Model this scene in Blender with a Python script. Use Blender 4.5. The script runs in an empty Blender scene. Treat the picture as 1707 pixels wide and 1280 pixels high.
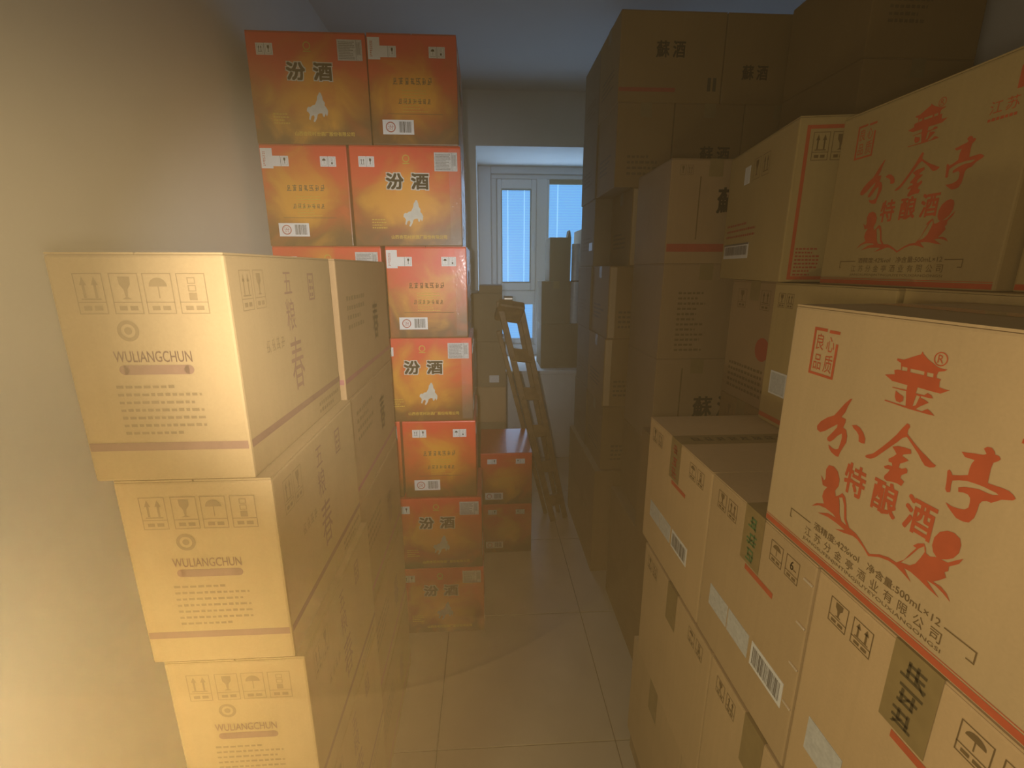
import bpy, bmesh, math, random
from mathutils import Vector, Matrix
from mathutils.geometry import tessellate_polygon
random.seed(7)
S = bpy.context.scene
COL = S.collection
R = math.radians

# ------------------------------------------------------------------ camera
cam_d = bpy.data.cameras.new('camera')
cam_d.sensor_fit = 'HORIZONTAL'; cam_d.sensor_width = 36.0
cam_d.lens = 768.0 / 1707.0 * 36.0
cam_d.clip_start = 0.01
cam = bpy.data.objects.new('camera', cam_d); COL.objects.link(cam)
cam.location = (0, 0, 1.55)
cam.rotation_euler = (R(90 - 14.1), 0, R(-3.2))
S.camera = cam

# ------------------------------------------------------------------ world, lights, exposure
W = bpy.data.worlds.new('sky'); S.world = W; W.use_nodes = True
bg = W.node_tree.nodes['Background']
# thin haze added to the air in place of the warm lens glare
hv = W.node_tree.nodes.new('ShaderNodeVolumeScatter')
hv.inputs['Color'].default_value = (1.0, 0.745, 0.37, 1); hv.inputs['Density'].default_value = 0.09; hv.inputs['Anisotropy'].default_value = 0.5
W.node_tree.links.new(hv.outputs[0], W.node_tree.nodes['World Output'].inputs['Volume'])
bg.inputs[0].default_value = (0.42, 0.66, 1.0, 1); bg.inputs[1].default_value = 1.0
S.view_settings.view_transform = 'Standard'; S.view_settings.look = 'None'
S.view_settings.gamma = 1.0; S.view_settings.use_curve_mapping = False
S.view_settings.exposure = 0.0
S.cycles.max_bounces = 3; S.cycles.diffuse_bounces = 2; S.cycles.transparent_max_bounces = 6

def light(name, typ, loc, power, color, target=None, **kw):
    d = bpy.data.lights.new(name, typ); d.energy = power; d.color = color
    for k, v in kw.items(): setattr(d, k, v)
    o = bpy.data.objects.new(name, d); COL.objects.link(o); o.location = loc
    if target is not None:
        o.rotation_euler = (Vector(target) - Vector(loc)).to_track_quat('-Z', 'Y').to_euler()
    return o
# the phone's flash: a soft beam towards the orange stack and its wide warm spill beside the camera
light('flash_beam', 'SPOT', (-0.05, 0.0, 1.56), 72.0, (1.0, 0.93, 0.84), (-0.33, 1.71, 1.38),
      spot_size=R(56), spot_blend=0.9, shadow_soft_size=0.012)
light('flash_spill', 'POINT', (-0.032, 0.026, 1.511), 6.2, (1.0, 0.775, 0.50), shadow_soft_size=0.03)
light('added_low_fill', 'POINT', (-0.52, 0.24, 0.90), 7.0, (1.0, 0.82, 0.45), shadow_soft_size=0.05)  # added lamp without a body, whitens the lower left wall and cartons
# daylight through the bay window
light('window_daylight', 'AREA', (0.62, 4.22, 1.55), 10.0, (0.60, 0.79, 1.0), (0.62, 0.0, 1.55),
      shape='RECTANGLE', size=1.1, size_y=1.5)

# ------------------------------------------------------------------ materials
MATS = {}
def newmat(n):
    m = bpy.data.materials.new(n); m.use_nodes = True
    MATS[n] = m
    return m, m.node_tree.nodes, m.node_tree.links, m.node_tree.nodes['Principled BSDF']
def simple(n, c, rough=0.6, spec=0.4, coat=0.0, metal=0.0, var=0.08, scale=40.0, emit=None):
    m, N, L, b = newmat(n)
    t = N.new('ShaderNodeTexCoord'); nz = N.new('ShaderNodeTexNoise'); nz.inputs['Scale'].default_value = scale
    nz.inputs['Detail'].default_value = 4
    L.new(t.outputs['Object'], nz.inputs['Vector'])
    r = N.new('ShaderNodeValToRGB')
    r.color_ramp.elements[0].position = 0.3; r.color_ramp.elements[1].position = 0.7
    r.color_ramp.elements[0].color = tuple(x * (1 - var) for x in c) + (1,)
    r.color_ramp.elements[1].color = tuple(min(1, x * (1 + var)) for x in c) + (1,)
    L.new(nz.outputs['Fac'], r.inputs['Fac']); L.new(r.outputs['Color'], b.inputs['Base Color'])
    b.inputs['Roughness'].default_value = rough; b.inputs['Specular IOR Level'].default_value = spec
    b.inputs['Metallic'].default_value = metal
    if coat: b.inputs['Coat Weight'].default_value = coat; b.inputs['Coat Roughness'].default_value = 0.12
    if emit:
        b.inputs['Emission Color'].default_value = tuple(emit[:3]) + (1,); b.inputs['Emission Strength'].default_value = emit[3]
    return m
def kraft(n, c, dust=0.12, rough=0.78):
    """cardboard: fine paper grain, faint corrugation lines and scuffs"""
    m, N, L, b = newmat(n)
    t = N.new('ShaderNodeTexCoord'); oi = N.new('ShaderNodeObjectInfo')
    va = N.new('ShaderNodeVectorMath'); va.operation = 'ADD'
    L.new(t.outputs['Object'], va.inputs[0]); L.new(oi.outputs['Location'], va.inputs[1])
    fine = N.new('ShaderNodeTexNoise'); fine.inputs['Scale'].default_value = 260; fine.inputs['Detail'].default_value = 3
    big = N.new('ShaderNodeTexNoise'); big.inputs['Scale'].default_value = 7; big.inputs['Detail'].default_value = 5
    L.new(va.outputs[0], fine.inputs['Vector']); L.new(va.outputs[0], big.inputs['Vector'])
    mp = N.new('ShaderNodeMapping'); mp.inputs['Scale'].default_value = (1, 1, 0.02)
    L.new(va.outputs[0], mp.inputs['Vector'])
    cor = N.new('ShaderNodeTexNoise'); cor.inputs['Scale'].default_value = 90; cor.inputs['Detail'].default_value = 1
    L.new(mp.outputs[0], cor.inputs['Vector'])
    r = N.new('ShaderNodeValToRGB'); e = r.color_ramp.elements
    e[0].position = 0.25; e[1].position = 0.75
    e[0].color = tuple(x * (1 - dust) for x in c) + (1,); e[1].color = tuple(x * (1 + dust) for x in c) + (1,)
    mx = N.new('ShaderNodeMix'); mx.data_type = 'FLOAT'; mx.inputs[0].default_value = 0.35
    L.new(big.outputs['Fac'], mx.inputs[2]); L.new(fine.outputs['Fac'], mx.inputs[3])
    mx2 = N.new('ShaderNodeMix'); mx2.data_type = 'FLOAT'; mx2.inputs[0].default_value = 0.18
    L.new(mx.outputs[0], mx2.inputs[2]); L.new(cor.outputs['Fac'], mx2.inputs[3])
    L.new(mx2.outputs[0], r.inputs['Fac'])
    hs = N.new('ShaderNodeHueSaturation'); rm = N.new('ShaderNodeMapRange')
    rm.inputs['To Min'].default_value = 0.92; rm.inputs['To Max'].default_value = 1.08
    L.new(oi.outputs['Random'], rm.inputs['Value']); L.new(rm.outputs[0], hs.inputs['Value'])
    L.new(r.outputs['Color'], hs.inputs['Color']); L.new(hs.outputs['Color'], b.inputs['Base Color'])
    bp = N.new('ShaderNodeBump'); bp.inputs['Strength'].default_value = 0.12; bp.inputs['Distance'].default_value = 0.004
    L.new(mx2.outputs[0], bp.inputs['Height']); L.new(bp.outputs[0], b.inputs['Normal'])
    b.inputs['Roughness'].default_value = rough; b.inputs['Specular IOR Level'].default_value = 0.25
    return m
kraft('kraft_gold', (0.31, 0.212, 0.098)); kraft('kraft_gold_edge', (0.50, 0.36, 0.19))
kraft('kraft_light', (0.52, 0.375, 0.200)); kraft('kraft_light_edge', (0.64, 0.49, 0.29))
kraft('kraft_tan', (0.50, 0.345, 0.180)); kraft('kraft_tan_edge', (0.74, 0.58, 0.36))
kraft('kraft_olive', (0.42, 0.300, 0.125)); kraft('kraft_olive_edge', (0.60, 0.47, 0.26))  # darker kraft: weaker light on the farther cartons is put into the colour
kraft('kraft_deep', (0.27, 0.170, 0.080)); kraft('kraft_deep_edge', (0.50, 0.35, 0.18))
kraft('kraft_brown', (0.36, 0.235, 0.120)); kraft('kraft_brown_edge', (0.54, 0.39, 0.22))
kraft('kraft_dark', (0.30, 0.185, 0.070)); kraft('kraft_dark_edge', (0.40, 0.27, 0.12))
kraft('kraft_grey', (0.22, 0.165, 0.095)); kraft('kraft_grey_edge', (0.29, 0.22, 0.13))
simple('ink_black', (0.045, 0.04, 0.025), 0.7); simple('ink_brown', (0.16, 0.10, 0.035), 0.7)
simple('ink_red', (0.50, 0.090, 0.028), 0.65); simple('ink_faint', (0.20, 0.132, 0.055), 0.7); simple('ink_plum', (0.195, 0.105, 0.065), 0.7); simple('ink_dull_red', (0.40, 0.06, 0.03), 0.7)
simple('ink_purple', (0.25, 0.085, 0.085), 0.7); simple('ink_gold', (0.62, 0.42, 0.05), 0.5)
simple('ink_green', (0.05, 0.16, 0.05), 0.6); simple('ink_pale', (0.62, 0.60, 0.52), 0.5)
simple('ink_olive', (0.075, 0.055, 0.02), 0.5); simple('ink_grey', (0.16, 0.15, 0.14), 0.7)
simple('label_white', (0.78, 0.77, 0.75), 0.45, var=0.02); simple('label_grey', (0.56, 0.56, 0.54), 0.45, var=.12, scale=160)
simple('tape_brown', (0.27, 0.19, 0.075), 0.5, 0.3); simple('tape_clear', (0.42, 0.29, 0.15), 0.22, 0.5, coat=0.5)
simple('tape_orange', (0.42, 0.12, 0.03), 0.2, 0.5, coat=0.5)
simple('steel_staple', (0.80, 0.68, 0.50), 0.3, metal=0.35)
simple('wall_paint', (0.70, 0.68, 0.63), 0.9, 0.2, var=0.025, scale=6)
simple('ceiling_paint', (0.66, 0.65, 0.62), 0.95, 0.15, var=0.02, scale=5)
simple('window_plastic', (0.66, 0.68, 0.72), 0.4, 0.5, var=0.02)
simple('window_gasket', (0.06, 0.07, 0.08), 0.6)
simple('floor_tile', (0.50, 0.43, 0.31), 0.35, 0.5, var=0.08, scale=5); simple('floor_grout', (0.22, 0.19, 0.14), 0.9)
simple('pallet_wood', (0.30, 0.20, 0.10), 0.85, var=0.25, scale=18)
simple('ladder_wood', (0.21, 0.125, 0.05), 0.55, var=0.25, scale=22)
simple('ladder_metal', (0.45, 0.40, 0.33), 0.35, metal=0.8)
simple('tube_plastic', (0.55, 0.62, 0.68), 0.25, 0.5, coat=0.4)

def pane_mat():
    """closed pale blind behind the glass, lit by the sky outside"""
    m, N, L, b = newmat('window_blind')
    t = N.new('ShaderNodeTexCoord'); sp = N.new('ShaderNodeSeparateXYZ'); L.new(t.outputs['Object'], sp.inputs[0])
    w = N.new('ShaderNodeTexWave'); w.bands_direction = 'Z'; w.inputs['Scale'].default_value = 14
    L.new(t.outputs['Object'], w.inputs['Vector'])
    r = N.new('ShaderNodeValToRGB'); r.color_ramp.elements[0].color = (0.11, 0.41, 0.80, 1); r.color_ramp.elements[1].color = (0.16, 0.50, 0.88, 1)
    L.new(w.outputs['Fac'], r.inputs['Fac'])
    L.new(r.outputs['Color'], b.inputs['Emission Color']); b.inputs['Emission Strength'].default_value = 1.1
    b.inputs['Base Color'].default_value = (0.08, 0.10, 0.12, 1); b.inputs['Roughness'].default_value = 0.3
pane_mat()
simple('pane_light_streak', (0.5, 0.6, 0.7), 0.5, emit=(0.30, 0.66, 0.98, 1.1))  # glowing strips standing for bright light streaks on the panes

def orange_mat():
    """printed artwork of the red liquor cartons: red top, golden glow in the middle, brown foot; under cling film"""
    m, N, L, b = newmat('orange_artwork')
    uv = N.new('ShaderNodeUVMap'); uv.uv_map = 'UVMap'
    oi = N.new('ShaderNodeObjectInfo'); t = N.new('ShaderNodeTexCoord')
    va = N.new('ShaderNodeVectorMath'); va.operation = 'ADD'
    L.new(t.outputs['Object'], va.inputs[0]); L.new(oi.outputs['Location'], va.inputs[1])
    cl = N.new('ShaderNodeTexNoise'); cl.inputs['Scale'].default_value = 7; cl.inputs['Detail'].default_value = 7; cl.inputs['Distortion'].default_value = 0.8
    L.new(va.outputs[0], cl.inputs['Vector'])
    sp = N.new('ShaderNodeSeparateXYZ'); L.new(uv.outputs['UV'], sp.inputs[0])
    # vertical ramp wobbling with the cloud noise
    ad = N.new('ShaderNodeMath'); ad.operation = 'MULTIPLY_ADD'; ad.inputs[1].default_value = 1.1
    L.new(cl.outputs['Fac'], ad.inputs[0])
    sb = N.new('ShaderNodeMath'); sb.operation = 'SUBTRACT'; sb.inputs[1].default_value = 0.54
    L.new(sp.outputs['Y'], sb.inputs[0]); L.new(sb.outputs[0], ad.inputs[2])
    r = N.new('ShaderNodeValToRGB'); e = r.color_ramp.elements
    e[0].position = 0.0; e[0].color = (0.13, 0.058, 0.010, 1); e[1].position = 1.0; e[1].color = (0.74, 0.062, 0.020, 1)
    x = e.new(0.13); x.color = (0.17, 0.068, 0.010, 1)
    x = e.new(0.36); x.color = (0.38, 0.095, 0.012, 1)
    x = e.new(0.66); x.color = (0.64, 0.105, 0.018, 1)
    L.new(ad.outputs[0], r.inputs['Fac'])
    # golden glow disc printed in the middle
    dv = N.new('ShaderNodeVectorMath'); dv.operation = 'SUBTRACT'; dv.inputs[1].default_value = (0.5, 0.46, 0)
    L.new(uv.outputs['UV'], dv.inputs[0])
    sc = N.new('ShaderNodeVectorMath'); sc.operation = 'MULTIPLY'; sc.inputs[1].default_value = (2.0, 2.1, 0)
    L.new(dv.outputs[0], sc.inputs[0])
    ln = N.new('ShaderNodeVectorMath'); ln.operation = 'LENGTH'; L.new(sc.outputs[0], ln.inputs[0])
    a2 = N.new('ShaderNodeMath'); a2.operation = 'MULTIPLY_ADD'; a2.inputs[1].default_value = 2.2; L.new(cl.outputs['Fac'], a2.inputs[0])
    s2 = N.new('ShaderNodeMath'); s2.operation = 'SUBTRACT'; s2.inputs[1].default_value = 1.06
    L.new(ln.outputs['Value'], s2.inputs[0]); L.new(s2.outputs[0], a2.inputs[2])
    g = N.new('ShaderNodeMapRange'); g.interpolation_type = 'SMOOTHSTEP'
    g.inputs['From Min'].default_value = 0.12; g.inputs['From Max'].default_value = 1.08
    g.inputs['To Min'].default_value = 0.85; g.inputs['To Max'].default_value = 0.0
    L.new(a2.outputs[0], g.inputs['Value'])
    mx = N.new('ShaderNodeMix'); mx.data_type = 'RGBA'; mx.inputs[7].default_value = (0.80, 0.36, 0.025, 1)
    L.new(g.outputs[0], mx.inputs[0]); L.new(r.outputs['Color'], mx.inputs[6])
    L.new(mx.outputs[2], b.inputs['Base Color'])
    b.inputs['Roughness'].default_value = 0.42
    b.inputs['Coat Weight'].default_value = 0.22; b.inputs['Coat Roughness'].default_value = 0.13
    wr = N.new('ShaderNodeTexNoise'); wr.inputs['Scale'].default_value = 26; wr.inputs['Detail'].default_value = 3
    L.new(va.outputs[0], wr.inputs['Vector'])
    bp = N.new('ShaderNodeBump'); bp.inputs['Strength'].default_value = 0.10; bp.inputs['Distance'].default_value = 0.01
    L.new(wr.outputs['Fac'], bp.inputs['Height']); L.new(bp.outputs[0], b.inputs['Coat Normal'])
orange_mat()
simple('orange_edge', (0.52, 0.10, 0.02), 0.4, coat=0.3); simple('orange_top', (0.50, 0.062, 0.016), 0.4, coat=0.3)

def film_mat():
    m, N, L, b = newmat('cling_film')
    b.inputs['Base Color'].default_value = (0.9, 0.92, 0.95, 1); b.inputs['Roughness'].default_value = 0.08
    b.inputs['Alpha'].default_value = 0.07; b.inputs['Specular IOR Level'].default_value = 1.0
    t = N.new('ShaderNodeTexCoord'); nz = N.new('ShaderNodeTexNoise'); nz.inputs['Scale'].default_value = 60
    L.new(t.outputs['Object'], nz.inputs['Vector'])
    bp = N.new('ShaderNodeBump'); bp.inputs['Strength'].default_value = 0.7; bp.inputs['Distance'].default_value = 0.01
    L.new(nz.outputs['Fac'], bp.inputs['Height']); L.new(bp.outputs[0], b.inputs['Normal'])
film_mat()

# ------------------------------------------------------------------ mesh helpers
def link(name, me, mats, parent=None):
    o = bpy.data.objects.new(name, me); COL.objects.link(o)
    if not me.materials:
        for m in (mats if isinstance(mats, (list, tuple)) else [mats]): me.materials.append(MATS[m])
    if parent is not None: o.parent = parent
    return o
def from_bm(bm, name):
    me = bpy.data.meshes.new(name); bm.to_mesh(me); bm.free(); return me
def bm_box(bm, x0, x1, y0, y1, z0, z1):
    v = [bm.verts.new(p) for p in ((x0, y0, z0), (x1, y0, z0), (x1, y1, z0), (x0, y1, z0), (x0, y0, z1), (x1, y0, z1), (x1, y1, z1), (x0, y1, z1))]
    for f in ((3, 2, 1, 0), (4, 5, 6, 7), (0, 1, 5, 4), (1, 2, 6, 5), (2, 3, 7, 6), (3, 0, 4, 7)): bm.faces.new([v[i] for i in f])
def bevel(bm, w, seg=1):
    r = bmesh.ops.bevel(bm, geom=list(bm.edges), offset=w, segments=seg, affect='EDGES', profile=0.6, clamp_overlap=True)
    return r['faces']
def boxobj(name, x0, x1, y0, y1, z0, z1, mat, parent=None, bev=0.0):
    bm = bmesh.new(); bm_box(bm, x0, x1, y0, y1, z0, z1)
    if bev: bevel(bm, bev)
    return link(name, from_bm(bm, name), mat, parent)
def struct(o): o['kind'] = 'structure'; return o
def beam(name, a, b, w, t, mat, parent):
    """a straight bar of section w x t from a to b"""
    a, b = Vector(a), Vector(b); d = b - a; L = d.length
    bm = bmesh.new(); bm_box(bm, -w / 2, w / 2, -t / 2, t / 2, 0, L); bevel(bm, min(w, t) * 0.15)
    z = d.normalized(); x = Vector((1, 0, 0)); x = (x - z * x.dot(z)).normalized(); y = z.cross(x)
    M = Matrix((x, y, z)).transposed().to_4x4(); M.translation = a
    bm.transform(M)
    return link(name, from_bm(bm, name), mat, parent)

# ------------------------------------------------------------------ flat print: glyphs, symbols, strokes
GC = {}
def glyphs(txt, bold=0.0):
    """triangles of a text of size 1 (origin bottom left)"""
    k = (txt, bold)
    if k in GC: return GC[k]
    c = bpy.data.curves.new('glyph', 'FONT'); c.body = txt; c.size = 1.0; c.resolution_u = 3
    o = bpy.data.objects.new('glyph', c); COL.objects.link(o)
    me = o.to_mesh(); me.calc_loop_triangles()
    vs = [(v.co.x, v.co.y) for v in me.vertices]; ts = [tuple(t.vertices) for t in me.loop_triangles]
    x0 = min(v[0] for v in vs); x1 = max(v[0] for v in vs); y0 = min(v[1] for v in vs); y1 = max(v[1] for v in vs)
    o.to_mesh_clear(); COL.objects.unlink(o); bpy.data.objects.remove(o); bpy.data.curves.remove(c)
    GC[k] = (vs, ts, x0, x1, y0, y1); return GC[k]
class Ink:
    """collects flat shapes in face coordinates (s right, t up, metres)"""
    def __init__(s): s.v = []; s.f = []
    def tri(s, vs, ts):
        n = len(s.v); s.v += vs; s.f += [tuple(i + n for i in t) for t in ts]; return s
    def text(s, txt, s0, t0, s1, t1, bold=0.0):
        vs, ts, x0, x1, y0, y1 = glyphs(txt, 0.0)
        if bold:
            g = min(abs(s1 - s0) / max(1, len(txt)), abs(t1 - t0)) * bold * .8
            for a, b in ((-g, -g), (g, -g), (-g, g), (g, g), (-g, 0), (g, 0), (0, g), (0, -g)): s.text(txt, s0 + g + a, t0 + g + b, s1 - g + a, t1 - g + b)
            return s
        return s.tri([(s0 + (x - x0) / (x1 - x0) * (s1 - s0), t0 + (y - y0) / (y1 - y0) * (t1 - t0)) for x, y in vs], ts)
    def poly(s, pts, holes=()):
        loops = [[Vector((p[0], p[1], 0)) for p in l] for l in [pts] + list(holes)]
        ts = tessellate_polygon(loops); vs = [(p.x, p.y) for l in loops for p in l]
        return s.tri(vs, ts)
    def rect(s, s0, t0, s1, t1): return s.tri([(s0, t0), (s1, t0), (s1, t1), (s0, t1)], [(0, 1, 2), (0, 2, 3)])
    def frame(s, s0, t0, s1, t1, k):
        s.rect(s0, t0, s1, t0 + k); s.rect(s0, t1 - k, s1, t1); s.rect(s0, t0 + k, s0 + k, t1 - k); return s.rect(s1 - k, t0 + k, s1, t1 - k)
    def disc(s, c, d, r, n=16, q=1.0):
        return s.tri([(c, d)] + [(c + r * math.cos(i * math.tau / n), d + r * q * math.sin(i * math.tau / n)) for i in range(n)],
                     [(0, 1 + i, 1 + (i + 1) % n) for i in range(n)])
    def ring(s, c, d, r, k, n=18):
        vs = []
        for i in range(n):
            a = i * math.tau / n; vs += [(c + r * math.cos(a), d + r * math.sin(a)), (c + (r - k) * math.cos(a), d + (r - k) * math.sin(a))]
        return s.tri(vs, [t for i in range(n) for t in ((2 * i, 2 * ((i + 1) % n), 2 * i + 1), (2 * ((i + 1) % n), 2 * ((i + 1) % n) + 1, 2 * i + 1))])
    def rows(s, s0, t0, s1, t1, n, seed=1, fill=0.55):
        """lines of print too small to read"""
        rr = random.Random(seed); h = (t1 - t0) / n
        for i in range(n):
            y = t1 - (i + 1) * h; x = s0; e = s1 - (s1 - s0) * rr.choice((0, 0, .1, .3))
            while x < e:
                w = h * rr.uniform(.45, .9); s.rect(x, y, min(x + w, e), y + h * fill * rr.uniform(.8, 1)); x += w + h * .25
        return s
    def scribble(s, s0, t0, s1, t1, nx, ny, seed=1, k=.09):
        """blurred brush or inkjet characters that cannot be read: loose strokes in cells"""
        rr = random.Random(seed); cw = (s1 - s0) / nx; ch = (t1 - t0) / ny
        for i in range(nx):
            for j in range(ny):
                x, y = s0 + (i + .08) * cw, t0 + (j + .08) * ch; w, h = cw * .84, ch * .84; g = min(w, h) * k
                for f in (.12, .45, .82):
                    a = rr.uniform(0, .3); b = rr.uniform(.65, 1); yy = y + h * (f + rr.uniform(-.06, .06)); s.rect(x + a * w, yy - g / 2, x + b * w, yy + g / 2)
                for f in (.3, .68):
                    xx = x + w * (f + rr.uniform(-.1, .1)); a = rr.uniform(0, .35); s.rect(xx - g / 2, y + a * h, xx + g / 2, y + h * rr.uniform(.7, 1))
                xx = x + w * rr.uniform(.3, .6); e = rr.choice((-1, 1)) * w * .35
                s.poly([(xx, y + h * .5), (xx + g, y + h * .5), (xx + g + e, y), (xx + e, y)])
        return s
    def bars(s, s0, t0, s1, t1, seed=3):
        rr = random.Random(seed); x = s0
        while x < s1:
            w = rr.choice((.0007, .0007, .0013, .002)); s.rect(x, t0, min(x + w, s1), t1); x += w + rr.choice((.0007, .0012, .0018))
        return s
    def symbol(s, kind, s0, t0, s1, t1, k=0.0012, cap=True):
        """a framed handling symbol: arrows, glass, umbrella, stack, six"""
        w = s1 - s0; h = t1 - t0; s.frame(s0, t0, s1, t1, k)
        b = t0 + (h * .28 if cap else h * .08)
        if cap:
            s.rect(s0, b, s1, b + k); s.rect(s0 + w * .18, t0 + h * .09, s0 + w * .45, t0 + h * .2); s.rect(s0 + w * .55, t0 + h * .09, s0 + w * .82, t0 + h * .2)
        hh = t1 - b; c = (s0 + s1) / 2
        if kind == 'arrows':
            for d in (-.2, .2):
                x = c + d * w
                s.rect(x - w * .045, b + hh * .16, x + w * .045, b + hh * .7)
                s.poly([(x - w * .12, b + hh * .6), (x + w * .12, b + hh * .6), (x, b + hh * .88)])
            s.rect(c - w * .34, b + hh * .1, c + w * .34, b + hh * .15)
        elif kind == 'glass':
            s.poly([(c - w * .2, b + hh * .88), (c + w * .2, b + hh * .88), (c + w * .19, b + hh * .62), (c + w * .07, b + hh * .46), (c + w * .035, b + hh * .2),
                    (c + w * .17, b + hh * .12), (c - w * .17, b + hh * .12), (c - w * .035, b + hh * .2), (c - w * .07, b + hh * .46), (c - w * .19, b + hh * .62)])
        elif kind == 'umbrella':
            s.poly([(c - w * .32, b + hh * .55)] + [(c - w * .32 * math.cos(a), b + hh * (.55 + .3 * math.sin(a))) for a in [i * math.pi / 8 for i in range(1, 8)]] + [(c + w * .32, b + hh * .55)])
            s.rect(c - w * .02, b + hh * .15, c + w * .02, b + hh * .55)
        elif kind == 'stack':
            s.rect(c - w * .14, b + hh * .08, c + w * .14, b + hh * .34)
            for i in range(2): s.frame(c - w * .14, b + hh * (.38 + .26 * i), c + w * .14, b + hh * (.6 + .26 * i), k)
        elif kind == 'six':
            s.text('6', c - w * .16, b + hh * .25, c + w * .08, b + hh * .8, 0.02); s.rect(c + w * .1, b + hh * .3, c + w * .3, b + hh * .38)
        return s

def face_frame(face, w, d, h):
    if face == 'F': return Vector((-w / 2, -d / 2, 0)), Vector((1, 0, 0)), Vector((0, 0, 1)), Vector((0, -1, 0))
    if face == 'L': return Vector((-w / 2, d / 2, 0)), Vector((0, -1, 0)), Vector((0, 0, 1)), Vector((-1, 0, 0))
    if face == 'R': return Vector((w / 2, -d / 2, 0)), Vector((0, 1, 0)), Vector((0, 0, 1)), Vector((1, 0, 0))
    return Vector((-w / 2, -d / 2, h)), Vector((1, 0, 0)), Vector((0, 1, 0)), Vector((0, 0, 1))
PC = {}
def put(box, face, name, ink, mat, lift=0.0006, parent=None, key=None):
    """a printed or stuck-on layer on one face of a carton"""
    w, d, h = box['size_wdh']
    k = (key, face, round(w, 3), round(d, 3), round(h, 3), mat) if key else None
    me = PC.get(k) if k else None
    if me is None:
        if callable(ink): ink = ink()
        O, s, t, n = face_frame(face, w, d, h)
        me = bpy.data.meshes.new(name); me.from_pydata([O + s * a + t * b + n * lift for a, b in ink.v], [], ink.f)
        # make every triangle face outwards
        bm = bmesh.new(); bm.from_mesh(me)
        for f in bm.faces:
            f.normal_update()
            if f.normal.dot(n) < 0: f.normal_flip()
        bm.to_mesh(me); bm.free()
        if k: PC[k] = me
    return link(name, me, mat, parent or box)
def sticker(box, face, s0, t0, s1, t1, mat='label_white', inside=None, key=None, name='sticker', ink='ink_black'):
    """a paper label with its own thickness, its print a sub-part"""
    w, d, h = box['size_wdh']; O, s, t, n = face_frame(face, w, d, h)
    k = ('st', face, round(s0, 4), round(t0, 4), round(s1, 4), round(t1, 4), round(w, 3), round(d, 3), round(h, 3), mat)
    me = PC.get(k)
    if me is None:
        bm = bmesh.new(); th = 0.0009
        lo = [bm.verts.new(O + s * a + t * b) for a, b in ((s0, t0), (s1, t0), (s1, t1), (s0, t1))]
        hi = [bm.verts.new(v.co + n * th) for v in lo]
        bm.faces.new(hi)
        for i in range(4): bm.faces.new((lo[i], lo[(i + 1) % 4], hi[(i + 1) % 4], hi[i]))
        bmesh.ops.recalc_face_normals(bm, faces=bm.faces); me = from_bm(bm, name); PC[k] = me
    o = link(name, me, mat, box)
    if inside: put(box, face, 'label_print', inside, ink, 0.0014, o, key)
    return o

# ------------------------------------------------------------------ cartons
BC = {}
def carton_meshes(w, d, h, edge=0.0036):
    k = (round(w, 3), round(d, 3), round(h, 3))
    if k in BC: return BC[k]
    th = 0.003
    bm = bmesh.new(); bm_box(bm, -w / 2, w / 2, -d / 2, d / 2, 0, h - th)
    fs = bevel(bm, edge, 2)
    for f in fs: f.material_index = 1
    uv = bm.loops.layers.uv.new('UVMap')
    for f in bm.faces:
        n = f.normal
        for l in f.loops:
            c = l.vert.co
            if abs(n.y) > .7: u = (c.x / w + .5) if n.y < 0 else (.5 - c.x / w)
            elif abs(n.x) > .7: u = c.y / d + .5
            else: u = 0.02
            l[uv].uv = (u, c.z / h)
        f.smooth = False
    body = from_bm(bm, 'carton_body')
    flaps = []
    longx = w >= d
    for sgn in (-1, 1):
        bm = bmesh.new()
        if longx: bm_box(bm, -w / 2 + .001, w / 2 - .001, .0012 if sgn > 0 else -d / 2 + .001, d / 2 - .001 if sgn > 0 else -.0012, h - th, h - .0003)
        else: bm_box(bm, .0012 if sgn > 0 else -w / 2 + .001, w / 2 - .001 if sgn > 0 else -.0012, -d / 2 + .001, d / 2 - .001, h - th, h - .0003)
        uv = bm.loops.layers.uv.new('UVMap')
        for f in bm.faces:
            for l in f.loops: l[uv].uv = (0.02, 0.97)
        flaps.append(from_bm(bm, 'flap'))
    tw = 0.024; dn = 0.055
    bm = bmesh.new(); e = .0007
    L = (w if longx else d) / 2 + e
    prof = [(-L, h - dn), (-L, h), (L, h), (L, h - dn)]
    rows = []
    for (a, z) in prof:
        rows.append([bm.verts.new((a, q, z) if longx else (q, a, z)) for q in (-tw, tw)])
    for i in range(3): bm.faces.new((rows[i][0], rows[i][1], rows[i + 1][1], rows[i + 1][0]))
    bmesh.ops.recalc_face_normals(bm, faces=bm.faces)
    tape = from_bm(bm, 'tape')
    BC[k] = (body, flaps, tape); return BC[k]
MC = {}
def matcopy(me, mats):
    k = (me.name, tuple(mats))
    if k not in MC:
        c = me.copy(); c.materials.clear()
        for m in mats: c.materials.append(MATS[m])
        MC[k] = c
    return MC[k]
def carton(name, label, x0, x1, y0, y1, z0, h, mat='kraft_brown', tape='tape_clear', group=None, rz=0.0):
    """one closed carton from x0..x1, y0..y1 standing on z0; returns its Empty"""
    w, d = x1 - x0, y1 - y0
    o = bpy.data.objects.new(name, None); COL.objects.link(o); o.empty_display_size = .05
    o.location = ((x0 + x1) / 2, (y0 + y1) / 2, z0); o.rotation_euler = (0, 0, R(rz))
    o['label'] = label; o['category'] = 'carton'; o['size_wdh'] = (w, d, h)
    if group: o['group'] = group
    body, flaps, tp = carton_meshes(w, d, h)
    if mat == 'orange': bmats, fm = ['orange_artwork', 'orange_edge'], 'orange_top'
    else: bmats, fm = [mat, mat + '_edge'], mat
    link('body', matcopy(body, bmats), None, o)
    for f in flaps: link('flap', matcopy(f, [fm]), None, o)
    if tape: link('tape', matcopy(tp, [tape]), None, o)
    return o

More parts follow.
